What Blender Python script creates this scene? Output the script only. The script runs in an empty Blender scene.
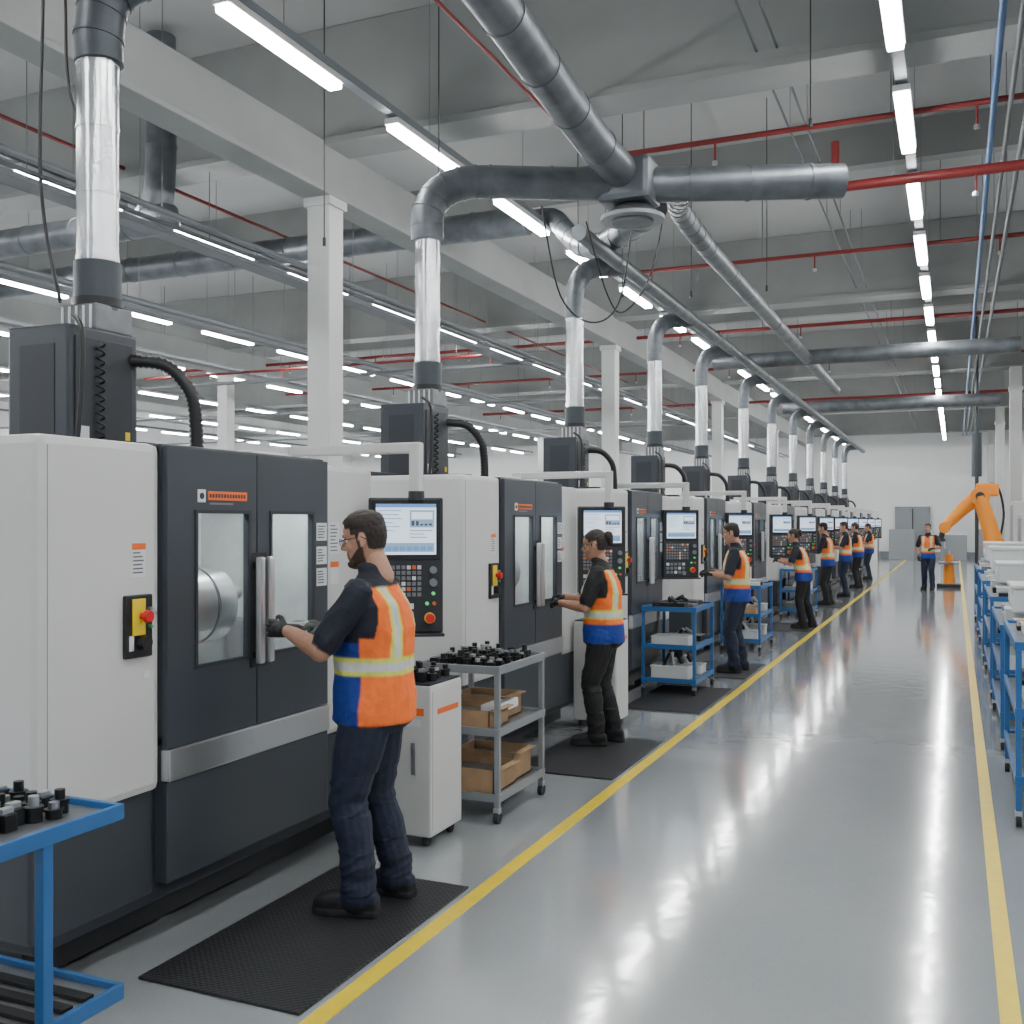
import bpy, bmesh, math, random
import numpy as np
from mathutils import Vector, Matrix, noise
random.seed(7)
SC = bpy.context.scene
V = Vector

# ------------------------------------------------------------------ materials
MATS = {}
def mat(name, col, rough=.5, metal=0., emis=None, estr=0., bump=None, var=None, coat=0., alpha=None):
    if name in MATS: return MATS[name]
    m = bpy.data.materials.new(name); m.use_nodes = True
    nt = m.node_tree; b = nt.nodes['Principled BSDF']
    b.inputs['Base Color'].default_value = (*col, 1)
    b.inputs['Roughness'].default_value = rough
    b.inputs['Metallic'].default_value = metal
    m['col'] = col
    if coat: b.inputs['Coat Weight'].default_value = coat
    if emis:
        b.inputs['Emission Color'].default_value = (*emis, 1)
        b.inputs['Emission Strength'].default_value = estr
    tc = nt.nodes.new('ShaderNodeTexCoord')
    if var:
        sc, amt = var
        n = nt.nodes.new('ShaderNodeTexNoise'); n.inputs['Scale'].default_value = sc; n.inputs['Detail'].default_value = 5
        nt.links.new(tc.outputs['Object'], n.inputs['Vector'])
        r = nt.nodes.new('ShaderNodeValToRGB')
        r.color_ramp.elements[0].position = .3; r.color_ramp.elements[1].position = .7
        r.color_ramp.elements[0].color = (*[max(0, c*(1-amt)) for c in col], 1)
        r.color_ramp.elements[1].color = (*[min(1, c*(1+amt)) for c in col], 1)
        nt.links.new(n.outputs['Fac'], r.inputs['Fac']); nt.links.new(r.outputs['Color'], b.inputs['Base Color'])
    if bump:
        sc, st = bump
        n = nt.nodes.new('ShaderNodeTexNoise'); n.inputs['Scale'].default_value = sc; n.inputs['Detail'].default_value = 4
        nt.links.new(tc.outputs['Object'], n.inputs['Vector'])
        bp = nt.nodes.new('ShaderNodeBump'); bp.inputs['Strength'].default_value = st; bp.inputs['Distance'].default_value = .01
        nt.links.new(n.outputs['Fac'], bp.inputs['Height']); nt.links.new(bp.outputs['Normal'], b.inputs['Normal'])
    MATS[name] = m
    return m

M_white = mat('machine_white_paint', (.62, .625, .61), .42, bump=(220, .03), var=(1.5, .04))
M_dark = mat('machine_dark_paint', (.045, .053, .065), .34, bump=(260, .06), var=(2, .08))
M_dark2 = mat('machine_charcoal', (.026, .030, .038), .45, var=(2, .1))
M_black = mat('black_plastic', (.012, .012, .014), .4)
M_rubber = mat('black_rubber', (.018, .018, .020), .75, bump=(60, .4))
M_steel = mat('brushed_steel', (.58, .59, .61), .30, .9, bump=(90, .06))
M_satin = mat('satin_aluminium', (.78, .79, .80), .28, .85)
M_chrome = mat('polished_steel', (.75, .76, .78), .15, 1.)
M_seam = mat('panel_seam', (.01, .01, .012), .6)
M_inter = mat('machine_interior', (.72, .76, .76), .5, bump=(14, .25), var=(6, .12))
M_yellowp = mat('yellow_plate', (.85, .62, .02), .45)
M_red = mat('red_button', (.65, .02, .02), .3)
M_green = mat('green_button', (.03, .5, .12), .3, emis=(.05, .9, .2), estr=.6)
M_orangeS = mat('orange_label', (.85, .16, .03), .5)
M_paper = mat('paper_label', (.72, .73, .74), .6)
M_ink = mat('label_ink', (.12, .13, .15), .6)
M_scr = mat('screen_white', (.1, .1, .1), .2, emis=(.72, .86, 1), estr=1.5)
M_scrb = mat('screen_blue', (.05, .1, .2), .2, emis=(.16, .38, .75), estr=.9)
M_scrg = mat('screen_grey', (.05, .1, .2), .2, emis=(.42, .55, .7), estr=.8)
M_scrd = mat('screen_dark', (.02, .03, .05), .2, emis=(.08, .14, .22), estr=.6)
M_key = mat('key_grey', (.20, .21, .23), .5)
M_duct = mat('galvanised_duct', (.145, .16, .175), .42, .65, bump=(25, .15), var=(5, .25))
M_ductS = mat('bright_duct', (.72, .74, .76), .24, 1., bump=(18, .22))
M_ductD = mat('dark_duct', (.06, .07, .08), .45, .5)
M_col = mat('column_paint', (.50, .51, .50), .6, var=(1.2, .06))
M_beam = mat('beam_paint', (.27, .28, .275), .65, var=(1.1, .08))
M_ceil = mat('ceiling_deck', (.40, .405, .40), .8, var=(.5, .08))
M_wall = mat('wall_paint', (.80, .81, .81), .7, var=(.4, .03))
M_redp = mat('red_pipe', (.20, .018, .018), .45)
M_bluep = mat('blue_pipe', (.02, .09, .24), .45)
M_pipeg = mat('grey_pipe', (.12, .13, .14), .5, .3)
M_rail = mat('lamp_rail', (.20, .22, .24), .5, .3)
M_cable = mat('black_cable', (.012, .012, .013), .5)
M_wire = mat('suspension_wire', (.18, .18, .18), .5)
M_fix = mat('lamp_housing', (.6, .6, .6), .5)
M_lamp = mat('lamp_tube', (1, 1, 1), .5, emis=(.985, .995, .985), estr=76)
M_blue = mat('blue_frame_paint', (.02, .12, .33), .38)
M_greyfr = mat('grey_frame_paint', (.26, .28, .30), .4, .3)
M_tray = mat('tray_steel', (.20, .21, .22), .4, .6, var=(8, .2))
M_card = mat('cardboard', (.42, .27, .15), .85, var=(9, .15))
M_tool = mat('tool_black_oxide', (.035, .036, .038), .35, .7)
M_orobot = mat('robot_orange', (.90, .30, .02), .4)
M_bin = mat('bin_white', (.64, .66, .66), .5)
M_grn = mat('green_tip', (.05, .30, .12), .5)
M_yline = mat('yellow_floor_paint', (.84, .62, .03), .35, bump=(90, .1), var=(12, .06))
M_door = mat('door_grey', (.25, .27, .29), .5)
# people
M_navy = mat('navy_fabric', (.009, .012, .024), .85)
M_trou = mat('navy_trousers', (.011, .018, .042), .85)
M_blackf = mat('black_fabric', (.010, .010, .012), .85)
M_blue_f = mat('blue_fabric', (.010, .04, .27), .75)
M_orange = mat('hi_vis_orange', (1.0, .18, .022), .7)
M_refl = mat('reflective_silver', (.60, .62, .63), .35)
M_hvy = mat('hi_vis_yellow', (.72, .74, .12), .55)
M_skin = mat('skin', (.50, .27, .18), .55)
M_skin2 = mat('skin_tan', (.42, .22, .14), .55)
M_lip = mat('lips', (.40, .16, .12), .5)
M_hair = mat('dark_hair', (.018, .011, .008), .6, bump=(160, .9), var=(60, .4))
M_beard = mat('beard_hair', (.065, .036, .024), .75)
M_eye = mat('eye_white', (.8, .8, .8), .2)
M_iris = mat('iris', (.05, .03, .02), .2)
M_glove = mat('black_glove', (.014, .014, .016), .6, bump=(120, .3))
M_gloveg = mat('grey_glove', (.10, .105, .11), .7, bump=(120, .3))
M_shoe = mat('shoe_black', (.010, .010, .011), .4)
def attr_mat(name, rough, bsc, bst):
    m = bpy.data.materials.new(name); m.use_nodes = True; nt = m.node_tree; b = nt.nodes['Principled BSDF']
    a = nt.nodes.new('ShaderNodeAttribute'); a.attribute_name = 'dye'
    tc = nt.nodes.new('ShaderNodeTexCoord')
    n = nt.nodes.new('ShaderNodeTexNoise'); n.inputs['Scale'].default_value = bsc; n.inputs['Detail'].default_value = 5
    nt.links.new(tc.outputs['Object'], n.inputs['Vector'])
    mr = nt.nodes.new('ShaderNodeMapRange'); mr.inputs['To Min'].default_value = .78; mr.inputs['To Max'].default_value = 1.16
    nt.links.new(n.outputs['Fac'], mr.inputs['Value'])
    vm = nt.nodes.new('ShaderNodeVectorMath'); vm.operation = 'SCALE'
    nt.links.new(a.outputs['Color'], vm.inputs[0]); nt.links.new(mr.outputs[0], vm.inputs['Scale'])
    nt.links.new(vm.outputs[0], b.inputs['Base Color'])
    b.inputs['Roughness'].default_value = rough
    bp = nt.nodes.new('ShaderNodeBump'); bp.inputs['Strength'].default_value = bst; bp.inputs['Distance'].default_value = .01
    nt.links.new(n.outputs['Fac'], bp.inputs['Height']); nt.links.new(bp.outputs['Normal'], b.inputs['Normal'])
    return m
M_cloth = attr_mat('dyed_workwear', .75, 24, .65)
M_headm = attr_mat('skin_and_hair', .55, 150, .25)
def make_glass(name, tint, haze, op):
    m = bpy.data.materials.new(name); m.use_nodes = True; nt = m.node_tree
    for n in list(nt.nodes): nt.nodes.remove(n)
    o = nt.nodes.new('ShaderNodeOutputMaterial'); t = nt.nodes.new('ShaderNodeBsdfTransparent'); t.inputs[0].default_value = (*tint, 1)
    g = nt.nodes.new('ShaderNodeBsdfGlossy'); g.inputs['Roughness'].default_value = .05
    d = nt.nodes.new('ShaderNodeBsdfDiffuse'); d.inputs[0].default_value = (.7, .74, .75, 1)
    m1 = nt.nodes.new('ShaderNodeMixShader'); m1.inputs[0].default_value = haze
    m2 = nt.nodes.new('ShaderNodeMixShader'); m2.inputs[0].default_value = op
    nt.links.new(t.outputs[0], m1.inputs[1]); nt.links.new(d.outputs[0], m1.inputs[2])
    nt.links.new(m1.outputs[0], m2.inputs[1]); nt.links.new(g.outputs[0], m2.inputs[2]); nt.links.new(m2.outputs[0], o.inputs[0])
    return m
M_glass = make_glass('window_glass', (.97, .99, .99), .05, .05)
M_clear = make_glass('clear_lens', (.9, .93, .95), .05, .15)

def floor_mat():
    m = bpy.data.materials.new('epoxy_floor'); m.use_nodes = True; nt = m.node_tree; b = nt.nodes['Principled BSDF']
    tc = nt.nodes.new('ShaderNodeTexCoord')
    n = nt.nodes.new('ShaderNodeTexNoise'); n.inputs['Scale'].default_value = .8; n.inputs['Detail'].default_value = 6
    nt.links.new(tc.outputs['Object'], n.inputs['Vector'])
    r = nt.nodes.new('ShaderNodeValToRGB'); r.color_ramp.elements[0].position = .3; r.color_ramp.elements[1].position = .75
    r.color_ramp.elements[0].color = (.28, .31, .335, 1); r.color_ramp.elements[1].color = (.32, .35, .375, 1)
    nt.links.new(n.outputs['Fac'], r.inputs['Fac'])
    n2 = nt.nodes.new('ShaderNodeTexNoise'); n2.inputs['Scale'].default_value = 160; n2.inputs['Detail'].default_value = 2
    nt.links.new(tc.outputs['Object'], n2.inputs['Vector'])
    mx = nt.nodes.new('ShaderNodeMix'); mx.data_type = 'RGBA'; mx.blend_type = 'OVERLAY'; mx.inputs[0].default_value = .25
    nt.links.new(r.outputs['Color'], mx.inputs[6]); nt.links.new(n2.outputs['Color'], mx.inputs[7])
    hs = nt.nodes.new('ShaderNodeHueSaturation'); hs.inputs['Saturation'].default_value = .7
    nt.links.new(mx.outputs[2], hs.inputs['Color']); nt.links.new(hs.outputs[0], b.inputs['Base Color'])
    n3 = nt.nodes.new('ShaderNodeTexNoise'); n3.inputs['Scale'].default_value = 3; n3.inputs['Detail'].default_value = 4
    nt.links.new(tc.outputs['Object'], n3.inputs['Vector'])
    mr = nt.nodes.new('ShaderNodeMapRange'); mr.inputs['To Min'].default_value = .10; mr.inputs['To Max'].default_value = .18
    nt.links.new(n3.outputs['Fac'], mr.inputs['Value']); nt.links.new(mr.outputs[0], b.inputs['Roughness'])
    b.inputs['Specular IOR Level'].default_value = .7
    b.inputs['Coat Weight'].default_value = .7; b.inputs['Coat Roughness'].default_value = .08
    n4 = nt.nodes.new('ShaderNodeTexNoise'); n4.inputs['Scale'].default_value = 6; n4.inputs['Detail'].default_value = 2
    nt.links.new(tc.outputs['Object'], n4.inputs['Vector'])
    bp = nt.nodes.new('ShaderNodeBump'); bp.inputs['Strength'].default_value = .12; bp.inputs['Distance'].default_value = .01
    nt.links.new(n4.outputs['Fac'], bp.inputs['Height']); nt.links.new(bp.outputs['Normal'], b.inputs['Normal'])
    nt.links.new(bp.outputs['Normal'], b.inputs['Coat Normal'])
    return m
M_floor = floor_mat()
def mat_mat():
    m = bpy.data.materials.new('diamond_rubber_mat'); m.use_nodes = True; nt = m.node_tree; b = nt.nodes['Principled BSDF']
    b.inputs['Base Color'].default_value = (.020, .021, .023, 1); b.inputs['Roughness'].default_value = .5
    tc = nt.nodes.new('ShaderNodeTexCoord'); mp = nt.nodes.new('ShaderNodeMapping'); mp.inputs['Rotation'].default_value = (0, 0, .785)
    v = nt.nodes.new('ShaderNodeTexVoronoi'); v.inputs['Scale'].default_value = 48; v.inputs['Randomness'].default_value = .1
    nt.links.new(tc.outputs['Object'], mp.inputs[0]); nt.links.new(mp.outputs[0], v.inputs['Vector'])
    bp = nt.nodes.new('ShaderNodeBump'); bp.inputs['Strength'].default_value = .8; bp.inputs['Distance'].default_value = .008
    nt.links.new(v.outputs['Distance'], bp.inputs['Height']); nt.links.new(bp.outputs['Normal'], b.inputs['Normal'])
    return m
M_mat = mat_mat()

# ------------------------------------------------------------------ mesh builder
def frame_of(d):
    d = d.normalized(); up = V((0, 0, 1)) if abs(d.z) < .9 else V((1, 0, 0))
    a = d.cross(up).normalized(); b = a.cross(d).normalized()
    return a, b
def catmull(pts, k=6):
    pts = [V(p) for p in pts]; out = []
    for i in range(len(pts)-1):
        p0 = pts[max(i-1, 0)]; p1 = pts[i]; p2 = pts[i+1]; p3 = pts[min(i+2, len(pts)-1)]
        for j in range(k):
            t = j/k
            out.append(.5*((2*p1)+(p2-p0)*t+(2*p0-5*p1+4*p2-p3)*t*t+(3*p1-p0-3*p2+p3)*t**3))
    out.append(pts[-1]); return out
class MB:
    def __init__(s): s.v = []; s.f = []; s.m = []; s.sm = []; s.ml = []
    def mi(s, m):
        if m not in s.ml: s.ml.append(m)
        return s.ml.index(m)
    def add(s, vs, fs, m, smooth=False):
        o = len(s.v); k = s.mi(m) if m else 0
        s.v += [tuple(v) for v in vs]
        for f in fs: s.f.append([i+o for i in f]); s.m.append(k); s.sm.append(smooth)
    def box(s, x0, x1, y0, y1, z0, z1, m, bev=0., rot=None, at=None):
        bm = bmesh.new(); bmesh.ops.create_cube(bm, size=1)
        for v in bm.verts:
            v.co = V(((x0+x1)/2+v.co.x*(x1-x0), (y0+y1)/2+v.co.y*(y1-y0), (z0+z1)/2+v.co.z*(z1-z0)))
        if bev > 0:
            bev = min(bev, .45*min(abs(x1-x0), abs(y1-y0), abs(z1-z0)))
            bmesh.ops.bevel(bm, geom=list(bm.edges), offset=bev, segments=2, affect='EDGES', profile=.6)
        bm.verts.index_update()
        vs = [v.co.copy() for v in bm.verts]
        if rot is not None:
            R = Matrix.Rotation(rot, 3, 'Z'); c = V(at)
            vs = [R @ (v-c)+c for v in vs]
        s.add(vs, [[v.index for v in f.verts] for f in bm.faces], m); bm.free()
    def sweep(s, pts, rad, m, n=16, caps=True):
        pts = [V(p) for p in pts]
        if not hasattr(rad, '__len__'): rad = [rad]*len(pts)
        vs = []; fs = []; prev = None
        for i, p in enumerate(pts):
            if i == 0: d = pts[1]-p
            elif i == len(pts)-1: d = p-pts[i-1]
            else:
                d = (pts[i+1]-p).normalized()+(p-pts[i-1]).normalized()
            if d.length < 1e-9: d = prev_d.copy()
            d.normalize(); prev_d = d
            if prev is None: a, b = frame_of(d)
            else:
                a = prev-d*prev.dot(d); a.normalize(); b = a.cross(d)
            prev = a
            for k in range(n):
                t = 2*math.pi*k/n
                vs.append(p+a*math.cos(t)*rad[i]+b*math.sin(t)*rad[i])
        for i in range(len(pts)-1):
            for k in range(n):
                k2 = (k+1) % n
                fs.append([i*n+k, i*n+k2, (i+1)*n+k2, (i+1)*n+k])
        s.add(vs, fs, m, True)
        if caps:
            s.add(vs[:n], [list(range(n))[::-1]], m); s.add(vs[-n:], [list(range(n))], m)
    def cyl(s, p0, p1, r, m, n=20, r1=None):
        s.sweep([p0, p1], [r, r if r1 is None else r1], m, n)
    def ball(s, c, r, m, n=14, sz=(1, 1, 1)):
        c = V(c); vs = []; fs = []; h = n//2
        for i in range(h+1):
            ph = math.pi*i/h
            for k in range(n):
                t = 2*math.pi*k/n
                vs.append(c+V((r*sz[0]*math.sin(ph)*math.cos(t), r*sz[1]*math.sin(ph)*math.sin(t), r*sz[2]*math.cos(ph))))
        for i in range(h):
            for k in range(n):
                k2 = (k+1) % n; fs.append([i*n+k, (i+1)*n+k, (i+1)*n+k2, i*n+k2])
        s.add(vs, fs, m, True)
    def mesh(s, name):
        me = bpy.data.meshes.new(name); me.from_pydata(s.v, [], s.f)
        for m in s.ml: me.materials.append(m)
        me.polygons.foreach_set('material_index', s.m); me.polygons.foreach_set('use_smooth', s.sm)
        bm = bmesh.new(); bm.from_mesh(me); bmesh.ops.recalc_face_normals(bm, faces=bm.faces); bm.to_mesh(me); bm.free()
        me.update(); return me
    def obj(s, name, parent=None, loc=(0, 0, 0), rotz=0):
        return place(name, s.mesh(name), parent, loc, rotz)
def place(name, me, parent=None, loc=(0, 0, 0), rotz=0):
    o = bpy.data.objects.new(name, me); SC.collection.objects.link(o)
    o.location = loc; o.rotation_euler = (0, 0, rotz)
    if parent: o.parent = parent
    return o
def empty(name, loc=(0, 0, 0), rotz=0):
    return place(name, None, None, loc, rotz)

# ------------------------------------------------------------------ camera
YAW = math.radians(23.33)
cam = bpy.data.cameras.new('camera'); co = bpy.data.objects.new('camera', cam); SC.collection.objects.link(co)
co.location = (0, 0, 1.75); co.rotation_euler = (math.pi/2, 0, YAW)
cam.sensor_width = 36; cam.lens = 36*1027/1024; cam.shift_y = 10/1024; cam.clip_end = 300
SC.camera = co

# ------------------------------------------------------------------ room
b = MB(); b.box(-34, 12, -10, 54, -.1, 0, M_floor); b.obj('floor')
b = MB(); b.box(-34, 12, -10, 54, 7.4, 7.5, M_ceil); b.obj('ceiling')
b = MB(); b.box(-34, 12, 54, 54.2, 0, 7.4, M_wall); b.obj('wall_back')
b = MB(); b.box(-34.2, -34, -10, 54.2, 0, 7.4, M_wall); b.obj('wall_left')
b = MB(); b.box(12, 12.2, -10, 54.2, 0, 7.4, M_wall); b.obj('wall_right')
b = MB(); b.box(-34, 12, 53.94, 54, 0, .3, M_greyfr); b.obj('baseboard_back')
b = MB()
b.box(-2.6, -1.2, 53.86, 53.93, 0, 2.4, M_door); b.box(-2.7, -2.6, 53.85, 53.93, 0, 2.5, M_greyfr); b.box(-1.2, -1.1, 53.85, 53.93, 0, 2.5, M_greyfr); b.box(-2.7, -1.1, 53.85, 53.93, 2.4, 2.5, M_greyfr)
b.box(-1.92, -1.88, 53.84, 53.86, 0, 2.4, M_seam); b.box(-2.05, -2.0, 53.82, 53.86, .9, 1.2, M_steel); b.obj('door_1')
b = MB(); b.box(-2.10, -2.02, -6, 52, 0, .003, M_yline); b.obj('floor_line_left')
b = MB(); b.box(.145, .215, -6, 52, 0, .003, M_yline); b.obj('floor_line_right')

COLX = -6.75; Y0 = 10.15; DY = 10.8
b = MB()
for i in range(-1, 5):
    y = Y0+i*DY
    b.box(-34, 12, y-.22, y+.22, 6.12, 7.4, M_beam, .02)
    b.box(-34, 12, y-.27, y+.27, 6.05, 6.13, M_beam, .01)
for i in range(-3, 10):
    y = Y0+5.4+i*5.4
    if abs(((y-Y0)/DY) % 1) > .01: b.box(-34, 12, y-.12, y+.12, 6.85, 7.4, M_beam)
for x in (-27, -16.9, COLX, 3.4):
    b.box(x-.16, x+.16, -10, 54, 5.55, 6.1, M_beam, .02)
    b.box(x-.19, x+.19, -10, 54, 5.50, 5.56, M_beam, .01)
b.obj('ceiling_beams')
def column(x, y, w=.15):
    b = MB()
    b.box(x-w, x+w, y-w, y+w, 0, 6.1, M_col, .015)
    b.box(x-w-.07, x+w+.07, y-w-.07, y+w+.07, 0, .05, M_greyfr)
    b.box(x-w-.03, x+w+.03, y-w-.03, y+w+.03, 5.40, 5.50, M_col)
    b.obj('support_column')
for i in range(0, 5): column(COLX, Y0+i*DY)
for i in range(1, 5): column(-16.9, Y0+i*DY)
for i in range(2, 5): column(1.55, Y0+i*DY)

# lamps
for x, start in ((3.95, 6.78), (-.43, 7.9), (-4.9, 6.78), (-9.2, 6.28), (-13.6, 7.1), (-17.4, 6.9), (-21.6, 6.5), (-26, 6.78), (-30.3, 7.2)):
    b = MB()
    y = start-5*2.46
    rw = .05 if x in (-.43, -4.9) else .025
    b.box(x-rw, x+rw, -6, 53, 5.60, 5.67, M_rail)
    while y < 52:
        b.box(x-.075, x+.075, y-.77, y+.77, 5.52, 5.58, M_fix, .01)
        b.box(x-.062, x+.062, y-.75, y+.75, 5.47, 5.52, M_lamp, .015)
        b.cyl((x, y, 5.58), (x, y, 7.4), .004, M_wire, 5)
        y += 2.46
    b.obj('linear_light_row')

# red sprinkler pipes
b = MB()
for y, z, r, x0, x1 in ((11.15, 5.9, .030, -3.8, 11), (11.7, 5.4, .055, -1.2, 11), (16.5, 5.9, .032, -6, 11), (22.4, 5.9, .04, -20, 11), (27.8, 5.9, .04, -20, 11), (36, 5.9, .05, -20, 11), (19.3, 5.2, .030, -18, -9)):
    b.cyl((x0, y, z), (x1, y, z), r, M_redp, 10)
    x = x0+.6
    while x < x1:
        b.cyl((x, y, z), (x, y, 7.4), .008, M_wire, 6)
        b.cyl((x+.8, y, z), (x+.8, y, z-.22), .014, M_redp, 6); b.cyl((x+.8, y, z-.26), (x+.8, y, z-.22), .03, M_steel, 8)
        x += 2.6
b.cyl((-3.79, -4, 5.9), (-3.79, 11.15, 5.9), .018, M_redp, 8)
b.cyl((-9.6, -4, 6.2), (-9.6, 40, 6.2), .025, M_redp, 8)
b.cyl((-1.2, 11.7, 5.4), (-1.2, 11.7, 5.9), .045, M_redp, 10)
b.obj('red_sprinkler_pipework')
b = MB()
for x, z, r, m in ((.35, 5.85, .032, M_bluep), (.50, 5.85, .025, M_pipeg), (.66, 5.85, .03, M_pipeg), (-1.74, 6.25, .014, M_pipeg), (-1.55, 6.25, .014, M_pipeg), (-7.6, 5.0, .035, M_pipeg), (-7.9, 5.0, .025, M_pipeg), (-11.4, 5.1, .05, M_pipeg)):
    b.cyl((x, -6, z), (x, 53, z), r, m, 10)
    y = 1.
    while y < 50:
        b.cyl((x, y, z), (x, y, 7.4), .005, M_wire, 5); y += 3.7
b.obj('utility_pipework')
b = MB()
for x, z in ((-8.4, 5.05), (-12.3, 5.2), (-15.2, 5.2)):
    b.box(x-.12, x+.12, -6, 52, z, z+.02, M_pipeg); b.box(x-.13, x-.11, -6, 52, z, z+.06, M_pipeg); b.box(x+.11, x+.13, -6, 52, z, z+.06, M_pipeg)
    y = 2
    while y < 52: b.cyl((x, y, z), (x, y, 7.4), .006, M_wire, 5); y += 2.7
for y in (19.0, 25, 33):
    b.box(-30, -8, y-.10, y+.10, 4.9, 4.95, M_pipeg)
b.obj('cable_trays')
# hanging cables and rods
b = MB()
for x, y, z0 in ((-4.2, 8.1, 4.6), (-5.6, 8.4, 4.5), (-4.0, 11.2, 4.6), (-3.9, 12.6, 4.7), (-3.2, 13.4, 4.8), (-2.3, 13.9, 4.9), (-1.2, 9.6, 5.4)):
    b.cyl((x, y, z0), (x, y, 7.4), .006, M_cable, 6); b.cyl((x, y, z0-.08), (x, y, z0), .016, M_cable, 8)
b.sweep(catmull([(-4.6, 4.1, 7.4), (-4.5, 4.2, 5), (-4.35, 4.1, 4.1), (-4.15, 4.05, 3.9), (-4.1, 4.0, 4.6), (-4.2, 4, 7.4)], 8), .009, M_cable, 6)
b.sweep(catmull([(-4.75, 4.3, 7.4), (-4.75, 4.3, 5), (-4.55, 4.1, 3.6), (-4.3, 4, 2.9)], 8), .010, M_cable, 6)
b.sweep(catmull([(-3.3, 8.3, 4.5), (-3.2, 8.5, 3.75), (-3.0, 8.8, 3.55), (-2.8, 9.0, 3.8), (-2.7, 9.1, 4.7)], 8), .008, M_cable, 6)
b.sweep(catmull([(-3.1, 8.9, 4.5), (-3.0, 9.2, 3.9), (-2.9, 9.4, 3.75), (-2.7, 9.6, 4.1), (-2.6, 9.8, 4.8)], 8), .008, M_cable, 6)
b.obj('hanging_cables')

# ------------------------------------------------------------------ ducts
def duct(b, pts, r, m, fl=None, k=6, curved=True, flm=None):
    p = catmull(pts, k) if curved else [V(q) for q in pts]
    b.sweep(p, r, m, 24)
    if fl:
        acc = 0
        for i in range(1, len(p)):
            seg = (p[i]-p[i-1]); L = seg.length
            if L < 1e-6: continue
            d = seg/L; t = fl-acc
            while t < L:
                c = p[i-1]+d*t; b.cyl(c-d*.010, c+d*.010, r*1.05, flm or m, 24); t += fl
            acc = (acc+L) % fl
b = MB()
duct(b, [(-3.87, 7.27, 4.0), (-3.87, 7.27, 4.2), (-3.80, 7.33, 4.38), (-3.62, 7.42, 4.47), (-3.4, 7.55, 4.49)], .13, M_duct, .12)
duct(b, [(-3.4, 7.55, 4.49), (-2.45, 8.05, 4.49)], .13, M_duct, .45, curved=False)
duct(b, [(-2.45, 8.05, 4.49), (-.85, 8.82, 4.55)], .14, M_duct, .5, curved=False)
b.box(-2.66, -2.22, 7.88, 8.26, 4.33, 4.68, M_duct, .05)
b.cyl((-2.42, 8.1, 4.34), (-2.42, 8.1, 4.24), .12, M_duct, 24, .25); b.cyl((-2.42, 8.1, 4.24), (-2.42, 8.1, 4.21), .26, M_greyfr, 28)
b.cyl((-2.42, 8.1, 4.21), (-2.42, 8.1, 4.19), .17, M_duct, 28)
duct(b, [(-2.45, 8.05, 4.55), (-2.5, 7.4, 4.62), (-2.5, 6.4, 4.72), (-2.5, 5.2, 4.85), (-2.5, 3, 4.95), (-2.5, -2, 5.0)], .14, M_duct, .6)
duct(b, [(-3.86, 3.83, 4.0), (-3.86, 3.83, 4.15), (-3.82, 3.87, 4.36), (-3.6, 4.05, 4.55), (-3.2, 4.3, 4.72), (-2.5, 4.6, 4.9)], .115, M_ductD, .13)
duct(b, [(-2.2, 8.4, 4.6), (-2.3, 9.2, 4.75), (-2.6, 10.4, 4.95), (-2.66, 12, 4.95)], .11, M_duct, .3)
duct(b, [(-2.66, 12, 4.95), (-2.66, 26, 4.95)], .11, M_duct, 1.2, curved=False)
duct(b, [(-4.5, 20.8, 4.98), (1.1, 20.8, 4.98)], .15, M_duct, 1.2, curved=False)
duct(b, [(-4.5, 30, 5.0), (1.1, 30, 5.0)], .17, M_duct, 1.2, curved=False)
duct(b, [(-16, 12.6, 5.75), (-5.2, 12.6, 5.75)], .19, M_duct, 1., curved=False)
duct(b, [(-5.2, 12.6, 5.75), (-4.8, 12.5, 5.7), (-4.5, 12.2, 5.4), (-4.0, 11.5, 5.0), (-3.3, 10.5, 4.8), (-2.6, 9.4, 4.7)], .13, M_duct, .4)
duct(b, [(-16, 9.2, 5.2), (-8.9, 9.2, 5.2), (-8.5, 9.2, 5.3), (-8.35, 9.2, 5.7), (-8.35, 9.2, 7.3)], .17, M_duct, .8)
duct(b, [(-3.42, 9.6, 4.62), (-3.42, 44, 4.62)], .08, M_duct, 1.2, curved=False)
b.obj('main_ventilation_duct')

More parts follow.
